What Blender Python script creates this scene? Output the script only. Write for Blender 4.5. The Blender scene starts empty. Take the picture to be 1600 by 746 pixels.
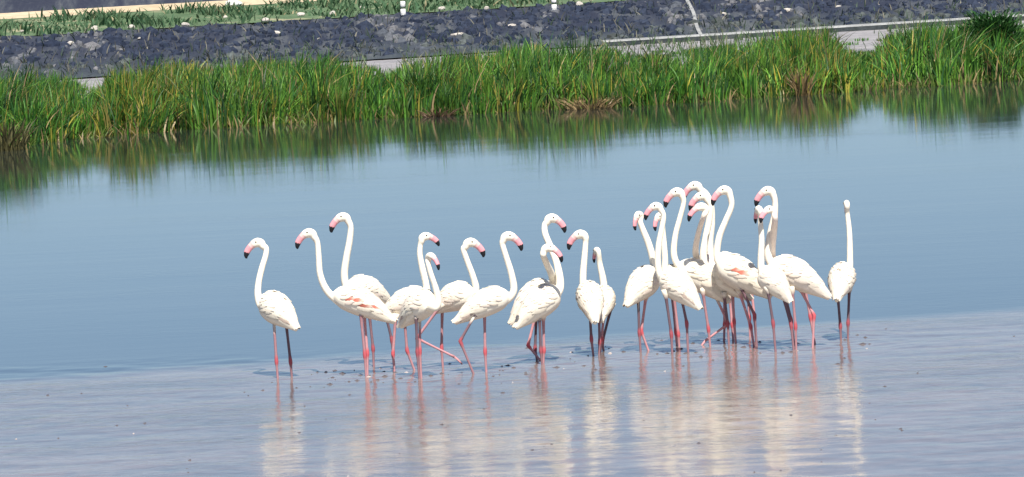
import bpy, math, random
import numpy as np
from mathutils import Vector, Matrix
from mathutils.kdtree import KDTree

random.seed(7)
rng = np.random.default_rng(7)
scene = bpy.context.scene
C = scene.collection

# ------------------------------------------------------------------ camera
CAM_H = 4.54
PITCH = 4.39
ROLL = -2.7
FPX = 7965.0                      # focal length in pixels of a 1600 px wide frame
cam_data = bpy.data.cameras.new('camera')
cam_data.sensor_width = 36.0
cam_data.lens = FPX * 36.0 / 1600.0
cam_data.clip_start = 0.5
cam_data.clip_end = 12000
cam = bpy.data.objects.new('camera', cam_data)
C.objects.link(cam)
CAM_M = (Matrix.Translation((0, 0, CAM_H))
         @ Matrix.Rotation(math.radians(90 - PITCH), 4, 'X')
         @ Matrix.Rotation(math.radians(ROLL), 4, 'Z'))
cam.matrix_world = CAM_M
scene.camera = cam

# ------------------------------------------------------------------ sky, sun, exposure
SUN_EL, SUN_AZ = 57.0, 171.0      # azimuth: compass from +Y (view direction), clockwise; the sun stands behind the camera
world = bpy.data.worlds.new('World')
scene.world = world
world.use_nodes = True
wn = world.node_tree
bg = wn.nodes['Background']
sky = wn.nodes.new('ShaderNodeTexSky')
sky.sky_type = 'NISHITA'
sky.sun_disc = False
sky.sun_elevation = math.radians(SUN_EL)
sky.sun_rotation = math.radians(SUN_AZ)
sky.air_density = 0.68
sky.dust_density = 0.5
sky.ozone_density = 3.0
wn.links.new(sky.outputs['Color'], bg.inputs['Color'])
bg.inputs['Strength'].default_value = 0.068

sun_data = bpy.data.lights.new('sun', 'SUN')
sun_data.energy = 4.6
sun_data.angle = math.radians(0.53)
sun_data.color = (1.0, 0.94, 0.845)
sun = bpy.data.objects.new('sun', sun_data)
C.objects.link(sun)
az, el = math.radians(SUN_AZ), math.radians(SUN_EL)
to_sun = Vector((math.sin(az) * math.cos(el), math.cos(az) * math.cos(el), math.sin(el)))
sun.rotation_euler = to_sun.to_track_quat('Z', 'Y').to_euler()
sun.location = to_sun * 60 + Vector((0, 45, 0))

vs = scene.view_settings
vs.view_transform = 'Standard'
vs.look = 'None'
vs.gamma = 1.0
vs.use_curve_mapping = False
vs.exposure = 0.74
scene.cycles.use_denoising = True
scene.cycles.max_bounces = 6
scene.cycles.sample_clamp_indirect = 6.0

# ------------------------------------------------------------------ measuring helpers
CAM_R = CAM_M.to_3x3()
def ray(px, py):
    return (CAM_R @ Vector(((px - 800.0) / FPX, -(py - 373.0) / FPX, -1.0)))
def at_y(px, py, Y):
    """point at depth Y along the sight line"""
    d = ray(px, py)
    k = Y / d.y
    return Vector((d.x * k, Y, CAM_H + d.z * k))
def on_z(px, py, z=0.0):
    d = ray(px, py)
    k = (z - CAM_H) / d.z
    return Vector((d.x * k, d.y * k, z))

# ------------------------------------------------------------------ object helpers
def link(o, parent=None, label=None, cat=None, group=None, kind=None):
    C.objects.link(o)
    if parent is not None:
        o.parent = parent
    if label: o['label'] = label
    if cat: o['category'] = cat
    if group: o['group'] = group
    if kind: o['kind'] = kind
    return o

def mesh_np(name, verts, faces_quads=None, faces_tris=None, cols=None, smooth=True):
    me = bpy.data.meshes.new(name)
    verts = np.asarray(verts, dtype=np.float32)
    loops, starts, totals = [], [], []
    n = 0
    if faces_quads is not None and len(faces_quads):
        q = np.asarray(faces_quads, dtype=np.int32)
        loops.append(q.ravel()); starts.append(np.arange(len(q)) * 4); totals.append(np.full(len(q), 4)); n += q.size
    if faces_tris is not None and len(faces_tris):
        t = np.asarray(faces_tris, dtype=np.int32)
        loops.append(t.ravel()); starts.append(n + np.arange(len(t)) * 3); totals.append(np.full(len(t), 3))
    loops = np.concatenate(loops).astype(np.int32)
    starts = np.concatenate(starts).astype(np.int32)
    totals = np.concatenate(totals).astype(np.int32)
    me.vertices.add(len(verts)); me.vertices.foreach_set('co', verts.ravel())
    me.loops.add(len(loops)); me.loops.foreach_set('vertex_index', loops)
    me.polygons.add(len(starts)); me.polygons.foreach_set('loop_start', starts); me.polygons.foreach_set('loop_total', totals)
    me.polygons.foreach_set('use_smooth', np.full(len(starts), smooth))
    me.update(calc_edges=True)
    if cols is not None:
        set_cols(me, cols)
    return me

def set_cols(me, cols):
    cols = np.asarray(cols, dtype=np.float32)
    if cols.shape[1] == 3:
        cols = np.concatenate([cols, np.ones((len(cols), 1), np.float32)], 1)
    a = me.color_attributes.new('tint', 'FLOAT_COLOR', 'POINT')
    a.data.foreach_set('color', cols.ravel())

def catmull(pts, n=8):
    pts = [np.asarray(p, float) for p in pts]
    P = [2 * pts[0] - pts[1]] + pts + [2 * pts[-1] - pts[-2]]
    out = []
    for i in range(1, len(P) - 2):
        for k in range(n):
            t = k / n
            out.append(0.5 * ((2 * P[i]) + (-P[i-1] + P[i+1]) * t + (2*P[i-1] - 5*P[i] + 4*P[i+1] - P[i+2]) * t*t
                              + (-P[i-1] + 3*P[i] - 3*P[i+1] + P[i+2]) * t**3))
    out.append(P[-2])
    return np.array(out)

def sweep(path, ra, rb, cols, side0, seg=14):
    """closed tube; ra = radius across the side vector, rb = radius in the plane of the bend"""
    path = np.asarray(path, float); n = len(path)
    T = np.gradient(path, axis=0); T /= np.linalg.norm(T, axis=1)[:, None]
    S = np.asarray(side0, float); verts = []; vc = []
    ang = np.linspace(0, 2*np.pi, seg, endpoint=False)
    for i in range(n):
        S = S - T[i] * S.dot(T[i]); S /= np.linalg.norm(S)
        N = np.cross(S, T[i])
        for a in ang:
            verts.append(path[i] + S * math.cos(a) * ra[i] + N * math.sin(a) * rb[i]); vc.append(cols[i])
    quads, tris = [], []
    for i in range(n - 1):
        for k in range(seg):
            k2 = (k + 1) % seg
            quads.append((i*seg + k, i*seg + k2, (i+1)*seg + k2, (i+1)*seg + k))
    b = len(verts); verts += [path[0], path[-1]]; vc += [cols[0], cols[-1]]
    for k in range(seg):
        k2 = (k + 1) % seg
        tris.append((b, k2, k)); tris.append((b + 1, (n-1)*seg + k, (n-1)*seg + k2))
    return verts, quads, tris, vc

class Bag:
    def __init__(s): s.v, s.q, s.t, s.c = [], [], [], []
    def add(s, v, q, t, c):
        b = len(s.v); s.v += list(v); s.c += list(c)
        s.q += [tuple(b + i for i in f) for f in q]; s.t += [tuple(b + i for i in f) for f in t]
    def mesh(s, name, smooth=True): return mesh_np(name, np.array(s.v), s.q, s.t, np.array(s.c), smooth)

# ------------------------------------------------------------------ materials
def new_mat(name):
    m = bpy.data.materials.new(name); m.use_nodes = True
    nt = m.node_tree
    return m, nt, nt.nodes['Principled BSDF'], nt.nodes['Material Output']
def node(nt, typ, **kw):
    n = nt.nodes.new(typ)
    for k, v in kw.items(): setattr(n, k, v)
    return n
def ramp(nt, stops):
    r = nt.nodes.new('ShaderNodeValToRGB')
    el = r.color_ramp.elements
    while len(el) < len(stops): el.new(0.5)
    for e, (p, c) in zip(el, stops):
        e.position = p; e.color = (*c, 1) if len(c) == 3 else c
    return r
def noise(nt, vec, scale, detail=4, rough=0.55, dist=0.0):
    n = nt.nodes.new('ShaderNodeTexNoise'); n.inputs['Scale'].default_value = scale
    n.inputs['Detail'].default_value = detail; n.inputs['Roughness'].default_value = rough
    n.inputs['Distortion'].default_value = dist
    if vec is not None: nt.links.new(vec, n.inputs['Vector'])
    return n
def mixc(nt, fac, a, b, mode='MIX'):
    m = nt.nodes.new('ShaderNodeMix'); m.data_type = 'RGBA'; m.blend_type = mode
    for sock, val in ((m.inputs[0], fac), (m.inputs[6], a), (m.inputs[7], b)):
        if isinstance(val, (int, float)): sock.default_value = val
        elif isinstance(val, tuple): sock.default_value = (*val, 1)
        else: nt.links.new(val, sock)
    return m.outputs[2]
def math_n(nt, op, a, b=None, c=None, clamp=False):
    m = nt.nodes.new('ShaderNodeMath'); m.operation = op; m.use_clamp = clamp
    for s, v in zip(m.inputs, (a, b, c)):
        if v is None: continue
        if isinstance(v, (int, float)): s.default_value = v
        else: nt.links.new(v, s)
    return m.outputs[0]

def tint_material(name, rough=0.6, noise_scale=30, var=0.25, transl=0.0, bump=0.0, spec=0.3, sss=0.0):
    m, nt, p, out = new_mat(name)
    a = node(nt, 'ShaderNodeVertexColor', layer_name='tint')
    tc = node(nt, 'ShaderNodeTexCoord')
    nz = noise(nt, tc.outputs['Object'], noise_scale, 3)
    r = ramp(nt, [(0.3, (1 - var,)*3), (0.7, (1 + var*0.6,)*3)])
    nt.links.new(nz.outputs['Fac'], r.inputs['Fac'])
    col = mixc(nt, 1.0, a.outputs['Color'], r.outputs['Color'], 'MULTIPLY')
    nt.links.new(col, p.inputs['Base Color'])
    p.inputs['Roughness'].default_value = rough
    p.inputs['Specular IOR Level'].default_value = spec
    if bump:
        b = node(nt, 'ShaderNodeBump'); b.inputs['Strength'].default_value = bump; b.inputs['Distance'].default_value = 0.004
        nt.links.new(nz.outputs['Fac'], b.inputs['Height']); nt.links.new(b.outputs['Normal'], p.inputs['Normal'])
    if transl:
        tr = node(nt, 'ShaderNodeBsdfTranslucent'); nt.links.new(col, tr.inputs['Color'])
        mx = node(nt, 'ShaderNodeMixShader'); mx.inputs[0].default_value = transl
        nt.links.new(p.outputs[0], mx.inputs[1]); nt.links.new(tr.outputs[0], mx.inputs[2])
        nt.links.new(mx.outputs[0], out.inputs['Surface'])
    return m

M_BODY = tint_material('plumage_and_skin', 0.75, 38, 0.07, bump=0.25, spec=0.15)
M_WING = tint_material('wing_feathers', 0.75, 55, 0.08, transl=0.12, spec=0.15)
M_REED = tint_material('reed_leaf', 0.5, 9, 0.25, transl=0.3, spec=0.35)
M_HERB = tint_material('bank_herb', 0.65, 6, 0.25, transl=0.25, spec=0.2)
M_CLOD = tint_material('mud_clod', 0.45, 60, 0.3, spec=0.4)
m_eye, nt, p, _ = new_mat('eye_yellow'); p.inputs['Base Color'].default_value = (0.03, 0.02, 0.015, 1); p.inputs['Roughness'].default_value = 0.15
M_EYE = m_eye

# water -------------------------------------------------------------
def water_material():
    m, nt, p, out = new_mat('pond_water')
    g = node(nt, 'ShaderNodeNewGeometry')
    sep = node(nt, 'ShaderNodeSeparateXYZ'); nt.links.new(g.outputs['Position'], sep.inputs[0])
    # edge of the shallow mud shelf the birds stand on
    mp = node(nt, 'ShaderNodeMapping'); nt.links.new(g.outputs['Position'], mp.inputs['Vector'])
    mp.inputs['Scale'].default_value = (0.35, 0.5, 1)
    ne = noise(nt, mp.outputs[0], 1.0, 5, 0.6)
    edge = math_n(nt, 'MULTIPLY_ADD', sep.outputs['X'], -0.245, sep.outputs['Y'])
    edge = math_n(nt, 'MULTIPLY_ADD', ne.outputs['Fac'], 1.5, edge)
    shal = node(nt, 'ShaderNodeMapRange'); shal.interpolation_type = 'SMOOTHSTEP'
    nt.links.new(edge, shal.inputs['Value'])
    shal.inputs['From Min'].default_value = 47.6; shal.inputs['From Max'].default_value = 46.7
    # ripples: short crests lying across the view
    m1 = node(nt, 'ShaderNodeMapping'); m1.inputs['Scale'].default_value = (6.5, 8.0, 1); m1.inputs['Rotation'].default_value = (0, 0, 0.12)
    nt.links.new(g.outputs['Position'], m1.inputs['Vector'])
    n1 = noise(nt, m1.outputs[0], 1.0, 4, 0.6, 0.4)
    m2 = node(nt, 'ShaderNodeMapping'); m2.inputs['Scale'].default_value = (0.9, 2.2, 1)
    nt.links.new(g.outputs['Position'], m2.inputs['Vector'])
    n2 = noise(nt, m2.outputs[0], 1.0, 3, 0.5, 0.6)
    m3 = node(nt, 'ShaderNodeMapping'); m3.inputs['Scale'].default_value = (0.22, 0.35, 1)
    nt.links.new(g.outputs['Position'], m3.inputs['Vector'])
    n3 = noise(nt, m3.outputs[0], 1.0, 4, 0.6)
    h = math_n(nt, 'MULTIPLY_ADD', n2.outputs['Fac'], 0.7, n1.outputs['Fac'])
    amp = node(nt, 'ShaderNodeMapRange'); nt.links.new(shal.outputs[0], amp.inputs['Value'])
    amp.inputs['To Min'].default_value = 0.0005; amp.inputs['To Max'].default_value = 0.0030
    # wind streaks: bands where the surface is a little rougher
    m4 = node(nt, 'ShaderNodeMapping'); m4.inputs['Scale'].default_value = (0.07, 0.42, 1); m4.inputs['Rotation'].default_value = (0, 0, -0.2)
    nt.links.new(g.outputs['Position'], m4.inputs['Vector'])
    n4 = noise(nt, m4.outputs[0], 1.0, 4, 0.6)
    gust = node(nt, 'ShaderNodeMapRange'); nt.links.new(n4.outputs['Fac'], gust.inputs['Value'])
    gust.inputs['From Min'].default_value = 0.38; gust.inputs['From Max'].default_value = 0.66
    gust.inputs['To Min'].default_value = 0.35; gust.inputs['To Max'].default_value = 2.6
    hh = math_n(nt, 'MULTIPLY', math_n(nt, 'MULTIPLY', h, amp.outputs[0]), gust.outputs[0])
    b = node(nt, 'ShaderNodeBump'); b.inputs['Strength'].default_value = 1.0; b.inputs['Distance'].default_value = 1.0
    nt.links.new(hh, b.inputs['Height']); nt.links.new(b.outputs['Normal'], p.inputs['Normal'])
    # deep water body against silty shallows over pinkish mud
    deep = ramp(nt, [(0.3, (0.018, 0.026, 0.024)), (0.7, (0.028, 0.035, 0.032))]); nt.links.new(n3.outputs['Fac'], deep.inputs['Fac'])
    silt = ramp(nt, [(0.36, (0.085, 0.085, 0.085)), (0.60, (0.235, 0.19, 0.17))])
    sn = math_n(nt, 'MULTIPLY_ADD', n2.outputs['Fac'], 0.3, math_n(nt, 'MULTIPLY_ADD', n3.outputs['Fac'], 0.35, math_n(nt, 'MULTIPLY', n1.outputs['Fac'], 0.35)))
    nt.links.new(sn, silt.inputs['Fac'])
    nt.links.new(mixc(nt, shal.outputs[0], deep.outputs[0], silt.outputs[0]), p.inputs['Base Color'])
    r = node(nt, 'ShaderNodeMapRange'); nt.links.new(shal.outputs[0], r.inputs['Value'])
    r.inputs['To Min'].default_value = 0.05; r.inputs['To Max'].default_value = 0.12
    nt.links.new(r.outputs[0], p.inputs['Roughness'])
    ior = node(nt, 'ShaderNodeMapRange'); nt.links.new(shal.outputs[0], ior.inputs['Value'])
    ior.inputs['To Min'].default_value = 1.62; ior.inputs['To Max'].default_value = 1.8   # raised above real water to strengthen the reflections
    nt.links.new(ior.outputs[0], p.inputs['IOR'])
    return m
M_WATER = water_material()

def ground_material(name, stops, scale, scale2=None, rough=0.9, bump=0.02):
    m, nt, p, out = new_mat(name)
    g = node(nt, 'ShaderNodeNewGeometry')
    n1 = noise(nt, g.outputs['Position'], scale, 6, 0.62, 0.3)
    r = ramp(nt, stops); nt.links.new(n1.outputs['Fac'], r.inputs['Fac'])
    n2 = noise(nt, g.outputs['Position'], scale2 or scale * 9, 4, 0.6)
    r2 = ramp(nt, [(0.3, (0.7,)*3), (0.7, (1.2,)*3)]); nt.links.new(n2.outputs['Fac'], r2.inputs['Fac'])
    nt.links.new(mixc(nt, 1.0, r.outputs[0], r2.outputs[0], 'MULTIPLY'), p.inputs['Base Color'])
    p.inputs['Roughness'].default_value = rough
    p.inputs['Specular IOR Level'].default_value = 0.2
    b = node(nt, 'ShaderNodeBump'); b.inputs['Distance'].default_value = bump
    nt.links.new(n2.outputs['Fac'], b.inputs['Height']); nt.links.new(b.outputs['Normal'], p.inputs['Normal'])
    return m
M_BED = ground_material('pond_mud', [(0.3, (0.16, 0.13, 0.12)), (0.7, (0.24, 0.2, 0.19))], 0.4)
M_FLAT = ground_material('pale_dry_mud', [(0.3, (0.20, 0.20, 0.22)), (0.7, (0.33, 0.32, 0.33))], 0.8)
M_SAND = ground_material('track_sand', [(0.3, (0.50, 0.40, 0.26)), (0.7, (0.62, 0.51, 0.36))], 0.5)
M_VERGE = ground_material('verge_soil', [(0.35, (0.07, 0.12, 0.06)), (0.55, (0.11, 0.17, 0.09)), (0.66, (0.34, 0.31, 0.2))], 0.55)
M_KERB = ground_material('weathered_concrete', [(0.3, (0.22, 0.23, 0.23)), (0.7, (0.40, 0.41, 0.41))], 2.5)
M_KERBFACE = ground_material('dark_concrete', [(0.3, (0.03, 0.04, 0.045)), (0.7, (0.07, 0.08, 0.085))], 1.5)
def lining_material():
    m, nt, p, out = new_mat('dark_bank_lining')
    g = node(nt, 'ShaderNodeNewGeometry')
    mp = node(nt, 'ShaderNodeMapping'); mp.inputs['Scale'].default_value = (1.7, 0.22, 0.8)
    nt.links.new(g.outputs['Position'], mp.inputs['Vector'])
    n1 = noise(nt, mp.outputs[0], 0.85, 9, 0.74, 0.25)
    r = ramp(nt, [(0.0, (0.010, 0.015, 0.030)), (0.45, (0.014, 0.019, 0.038)), (0.52, (0.03, 0.037, 0.055)), (0.60, (0.06, 0.068, 0.08)), (0.72, (0.13, 0.13, 0.13))])
    nt.links.new(n1.outputs['Fac'], r.inputs['Fac'])
    # dust and silt have settled on the lower part of the slope
    sep = node(nt, 'ShaderNodeSeparateXYZ'); nt.links.new(g.outputs['Position'], sep.inputs[0])
    low = node(nt, 'ShaderNodeMapRange'); nt.links.new(sep.outputs['Z'], low.inputs['Value'])
    low.inputs['From Min'].default_value = 0.45; low.inputs['From Max'].default_value = 0.05
    n2 = noise(nt, g.outputs['Position'], 4.5, 5, 0.65)
    f = math_n(nt, 'MULTIPLY', low.outputs[0], math_n(nt, 'MULTIPLY', n2.outputs['Fac'], 0.9), clamp=True)
    col = mixc(nt, f, r.outputs[0], (0.075, 0.095, 0.095))
    nt.links.new(col, p.inputs['Base Color'])
    p.inputs['Roughness'].default_value = 0.7
    b = node(nt, 'ShaderNodeBump'); b.inputs['Distance'].default_value = 0.05
    nt.links.new(n2.outputs['Fac'], b.inputs['Height']); nt.links.new(b.outputs['Normal'], p.inputs['Normal'])
    return m
M_LINING = lining_material()

# ------------------------------------------------------------------ the setting
# every line of the far shore runs the same way: Y = c + K * X
K = 0.39
def sheet(name, mat, prof, x0=-45, x1=45, nx=260, jit=0.0, kind='structure', edge=0.0):
    """a strip of ground along the shore; prof = [(c, z), ...] from front to back"""
    prof = np.array(prof, float)
    xs = np.linspace(x0, x1, nx); nv = len(prof)
    ph = rng.uniform(0, 6.28, 6)
    wob = edge * (np.sin(xs * 0.9 + ph[0]) + 0.6 * np.sin(xs * 2.3 + ph[1]) + 0.4 * np.sin(xs * 5.1 + ph[2]))
    V = []
    for j, (c, z) in enumerate(prof):
        inner = 1.0 if 0 < j < nv - 1 else 0.0
        zz = z + jit * inner * (rng.normal(0, 1, nx) * 0.6 + np.sin(xs * 3.1 + j * 0.9 + ph[3]) * 0.6 + np.sin(xs * 7.3 - j * 1.7 + ph[4]) * 0.5)
        V.append(np.stack([xs, c + K * xs + wob, zz], 1))
    V = np.concatenate(V)
    i, j = np.meshgrid(np.arange(nx - 1), np.arange(nv - 1))
    a = (j * nx + i).ravel()
    q = np.stack([a, a + 1, a + 1 + nx, a + nx], 1)
    me = mesh_np(name, V, q); me.materials.append(mat)
    return link(bpy.data.objects.new(name, me), kind=kind)

def plane(name, mat, x0, x1, y0, y1, z):
    me = mesh_np(name, [(x0, y0, z), (x1, y0, z), (x1, y1, z), (x0, y1, z)], [(0, 1, 2, 3)]); me.materials.append(mat)
    return link(bpy.data.objects.new(name, me), kind='structure')

plane('ground', M_BED, -4000, 4000, -2000, 9000, -0.12)
def lin(a, b, n): return [(a[0] + (b[0]-a[0])*k/n, a[1] + (b[1]-a[1])*k/n) for k in range(n + 1)]
sheet('mud_flat', M_FLAT, [(89.5, -0.1), (91.5, 0.03)] + lin((94, 0.05), (112.0, 0.07), 8), jit=0.008)
# kerb: a low concrete ledge with a dark front face
def kerb():
    prof = [(111.0, 0.0), (111.0, 0.17), (111.03, 0.19), (111.5, 0.20), (111.55, 0.05)]
    o = sheet('concrete_kerb', M_KERB, prof, x0=2.2, nx=181)
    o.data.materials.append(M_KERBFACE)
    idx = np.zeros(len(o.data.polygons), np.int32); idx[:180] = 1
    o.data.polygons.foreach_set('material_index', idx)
    o.data.polygons.foreach_set('use_smooth', np.zeros(len(idx), bool))
    o['label'] = 'long low concrete kerb with pale top and dark face'
    return o
kerb()
sheet('embankment', M_LINING, [(111.4, 0.1)] + lin((111.7, 0.14), (119.4, 0.78), 30) + [(119.6, 0.77)], nx=700, jit=0.035)
sheet('grassy_verge', M_VERGE, lin((119.5, 0.79), (132.2, 0.85), 12), nx=300, jit=0.02, edge=0.12)
sheet('sandy_track', M_SAND, lin((131.9, 0.856), (137.4, 0.862), 6), nx=200, jit=0.006, edge=0.10)
sheet('upper_embankment', M_LINING, [(137.2, 0.80)] + lin((137.4, 0.9), (143, 2.9), 12) + [(146, 3.0), (200, 3.0), (230, -0.3)], nx=300, jit=0.03)

# ------------------------------------------------------------------ blades (reeds, grass, herbs)
def blades(name, base, hgt, wid, lean, ldir, cols, seg=4, curl=1.8, mat=None):
    """ribbon leaves: base (n,3), hgt, wid, lean (metres the tip is carried over), ldir angle, cols (n,3)"""
    n = len(base)
    t = np.linspace(0, 1, seg + 1)
    dx, dy = np.cos(ldir), np.sin(ldir)
    fa = rng.uniform(0, np.pi, n)
    wx, wy = np.cos(fa), np.sin(fa)
    prof = np.interp(t, [0, 0.35, 0.75, 1.0], [0.75, 1.0, 0.7, 0.04])
    V = np.zeros((n, seg + 1, 2, 3), np.float32)
    for k, tt in enumerate(t):
        off = lean * tt ** curl
        zz = hgt * (tt - 0.22 * (lean / np.maximum(hgt, 1e-3)) * tt ** 3)
        cx = base[:, 0] + dx * off; cy = base[:, 1] + dy * off; cz = base[:, 2] + zz
        w = wid * prof[k] * 0.5
        for s, sg in enumerate((-1, 1)):
            V[:, k, s, 0] = cx + wx * w * sg; V[:, k, s, 1] = cy + wy * w * sg; V[:, k, s, 2] = cz
    b = (np.arange(n) * (seg + 1) * 2)[:, None] + (np.arange(seg) * 2)[None, :]
    b = b.ravel()
    q = np.stack([b, b + 1, b + 3, b + 2], 1)
    cc = np.repeat(cols, (seg + 1) * 2, axis=0)
    me = mesh_np(name, V.reshape(-1, 3), q, None, cc)
    if mat: me.materials.append(mat)
    return me

# front edge and crest of the reed belt, measured along the shore
front_px = [(0, 236), (120, 218), (250, 208), (400, 198), (560, 190), (700, 181), (860, 174), (1000, 166), (1120, 160), (1250, 150), (1400, 140), (1500, 133), (1600, 126)]
fp = [on_z(*q) for q in front_px]
FX = np.array([q.x for q in fp]); FY = np.array([q.y for q in fp])
def front_y(x):
    y = np.interp(x, FX, FY)
    y = np.where(x < FX[0], FY[0] + K * (x - FX[0]), y)
    return np.where(x > FX[-1], FY[-1] + K * (x - FX[-1]), y)
top_px = [(0, 122), (60, 120), (100, 121), (138, 124), (152, 138), (182, 138), (196, 116), (260, 103), (330, 100), (430, 97), (520, 88), (575, 85), (598, 105), (640, 113), (680, 98), (760, 86), (850, 76), (940, 72), (1010, 84), (1060, 90), (1110, 78), (1200, 66), (1280, 50), (1320, 52), (1350, 80), (1392, 84), (1412, 58), (1460, 46), (1540, 38), (1600, 38)]
TPX = np.array([q[0] for q in top_px], float); TPY = np.array([q[1] for q in top_px], float)
R00, R01, R02 = CAM_R[0]; R10, R11, R12 = CAM_R[1]; R20, R21, R22 = CAM_R[2]
def crest(x, y):
    """how tall the belt stands at (x, y), from the measured outline of its crest"""
    px = 800 + x / y * FPX + 13.0
    py = np.interp(px, TPX, TPY)
    py = np.where(px < 0, 122 - 0.06 * px, np.where(px > 1600, 48 - 0.06 * (px - 1600), py))
    u = (px - 800) / FPX; v = -(py - 373) / FPX
    dy = R10 * u + R11 * v - R12; dz = R20 * u + R21 * v - R22
    return CAM_H + dz * y / dy
def reed_colours(n, x, d):
    """leaf colours: fresh greens in drifts, yellowed and dead straw here and there"""
    drift = 0.5 + 0.5 * np.sin(x * 1.1 + 1.3 * np.sin(x * 0.37) + d * 0.8)
    g1 = np.array([0.052, 0.165, 0.020]); g2 = np.array([0.130, 0.270, 0.036]); g3 = np.array([0.026, 0.092, 0.022])
    m = np.clip(drift * 0.55 + rng.normal(0.2, 0.28, n), 0, 1)[:, None]
    c = g1 * (1 - m) + g2 * m
    dk = (rng.random(n) < 0.36)[:, None]
    c = np.where(dk, g3, c)
    yel = rng.random(n) < 0.07 + 0.25 * np.exp(-((x + 6.3) / 0.7) ** 2) + 0.22 * np.exp(-((x - 5.6) / 0.6) ** 2)
    c[yel] = np.array([0.30, 0.27, 0.045])
    dead = rng.random(n) < 0.035
    c[dead] = np.array([0.34, 0.25, 0.13])
    return c * rng.uniform(0.85, 1.4, n)[:, None]

def reed_bed():
    # stems stand in tussocks; each has its own lean, height and shade
    NT = 1900
    tx = rng.uniform(-15, 16, NT)
    td = np.where(rng.random(NT) < 0.68, rng.beta(1.0, 1.3, NT) * 6.2, rng.uniform(5, 20, NT))
    tn = rng.integers(20, 54, NT)
    pick = np.repeat(np.arange(NT), tn); N = len(pick)
    sp = rng.uniform(0.06, 0.16, NT)[pick]
    x = tx[pick] + rng.normal(0, 1, N) * sp
    d = np.abs(td[pick] + rng.normal(0, 1, N) * sp)
    wob = 0.28 * np.sin(x * 2.1) + 0.2 * np.sin(x * 4.7 + 1) + 0.12 * np.sin(x * 11.3)
    y = front_y(x) + 0.15 + wob * 0.5 + d
    hmax = np.minimum(crest(x, y), crest(x, front_y(x) + 2.6))
    frac = np.clip(0.60 + 0.20 * d, 0, 1.0)
    th = rng.uniform(0.74, 1.12, NT)[pick]
    lob = 1 + 0.11 * np.sin(tx * 2.6 + 1.1 * np.sin(tx * 0.9)) + 0.09 * np.sin(tx * 6.3 + td * 2)
    h = hmax * frac * th * lob[pick] * rng.uniform(0.60, 1.12, N)
    h = np.maximum(h, np.where(d > 5, 0.05, 0.25))
    base = np.stack([x, y, np.where(d > 5, 0.0, -0.08)], 1)
    out = np.arctan2(d - td[pick], x - tx[pick])
    tl = rng.normal(0.2, 1.0, NT)[pick]
    ldir = np.where(rng.random(N) < 0.5, out, tl + rng.normal(0, 0.4, N))
    lean = h * np.abs(rng.normal(0.26, 0.22, N)) * rng.uniform(0.5, 1.6, NT)[pick]
    shade = rng.normal(0.9, 0.30, NT).clip(0.35, 1.5)[pick]
    col = reed_colours(N, x, d) * shade[:, None]
    ytus = rng.random(NT) < 0.045
    yl = ytus[pick] & (rng.random(N) < 0.6)
    col[yl] = np.array([0.27, 0.23, 0.06]) * rng.uniform(0.6, 1.2, yl.sum())[:, None]
    me = blades('reed_bed', base, h + 0.08, rng.uniform(0.014, 0.034, N), lean, ldir, col, 5, 2.4, M_REED)
    o = bpy.data.objects.new('reed_bed', me)
    link(o, kind='stuff', label='dense belt of tall green reeds along the far side of the pond', cat='reeds')
    # dead straw and broken stems along the water's edge
    N = 2600
    x = rng.uniform(-15, 16, N); d = rng.random(N) * 0.5
    wob = 0.28 * np.sin(x * 2.1) + 0.2 * np.sin(x * 4.7 + 1) + 0.12 * np.sin(x * 11.3)
    base = np.stack([x, front_y(x) + 0.02 + wob * 0.5 + d, np.full(N, -0.08)], 1)
    h = rng.uniform(0.14, 0.42, N)
    straw = np.array([0.36, 0.27, 0.13]) * rng.uniform(0.45, 1.2, N)[:, None]
    grn = rng.random(N) < 0.68
    straw[grn] = np.array([0.10, 0.16, 0.03])
    me = blades('reed_litter', base, h, rng.uniform(0.015, 0.035, N), h * rng.uniform(0.1, 0.9, N), rng.uniform(0, 6.28, N), straw, 3, 1.6, M_REED)
    link(bpy.data.objects.new('reed_litter', me), kind='stuff', label='dry straw coloured stems along the wet foot of the reeds', cat='dead reeds')
reed_bed()

def clump(name, px, py, dd, n, rad, hgt, col, label, cat, wid=(0.02, 0.04), spread=0.5, group=None, z0=-0.08):
    """one plant one can tell apart in the belt"""
    X = (px - 800) / FPX * 88
    Y = float(front_y(np.array(X))) + dd
    p0 = at_y(px, py, Y)
    root = bpy.data.objects.new(name, None); root.location = (p0.x, Y, 0.0); root.empty_display_size = 0.2
    link(root, label=label, cat=cat, group=group)
    a = rng.uniform(0, 6.28, n); r = rad * np.sqrt(rng.random(n))
    base = np.stack([r * np.cos(a), r * np.sin(a), np.full(n, z0)], 1)
    h = hgt * rng.uniform(0.55, 1.05, n)
    c = np.array(col) * rng.uniform(0.5, 1.3, n)[:, None]
    me = blades(name + '_leaves', base, h, rng.uniform(*wid, n), h * np.abs(rng.normal(spread, 0.25, n)), a + rng.normal(0, 0.5, n), c, 4, 1.7, M_REED)
    link(bpy.data.objects.new('leaf_tuft', me), parent=root, kind='stuff')
    ns = max(5, n // 14)
    a = rng.uniform(0, 6.28, ns); r = rad * 0.7 * np.sqrt(rng.random(ns))
    base = np.stack([r * np.cos(a), r * np.sin(a), np.full(ns, z0)], 1)
    hs = hgt * rng.uniform(0.7, 1.1, ns)
    me = blades(name + '_stems', base, hs, np.full(ns, 0.016), hs * 0.06, a, np.array(col) * rng.uniform(0.8, 1.5, ns)[:, None], 3, 1.3, M_REED)
    link(bpy.data.objects.new('stem_tuft', me), parent=root, kind='stuff')
clump('reed_tuft', 906, 118, 4.6, 120, 0.24, 1.30, (0.03, 0.085, 0.02), 'dark green tuft rising above the crest of the reed belt', 'reeds', spread=0.25)
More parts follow.
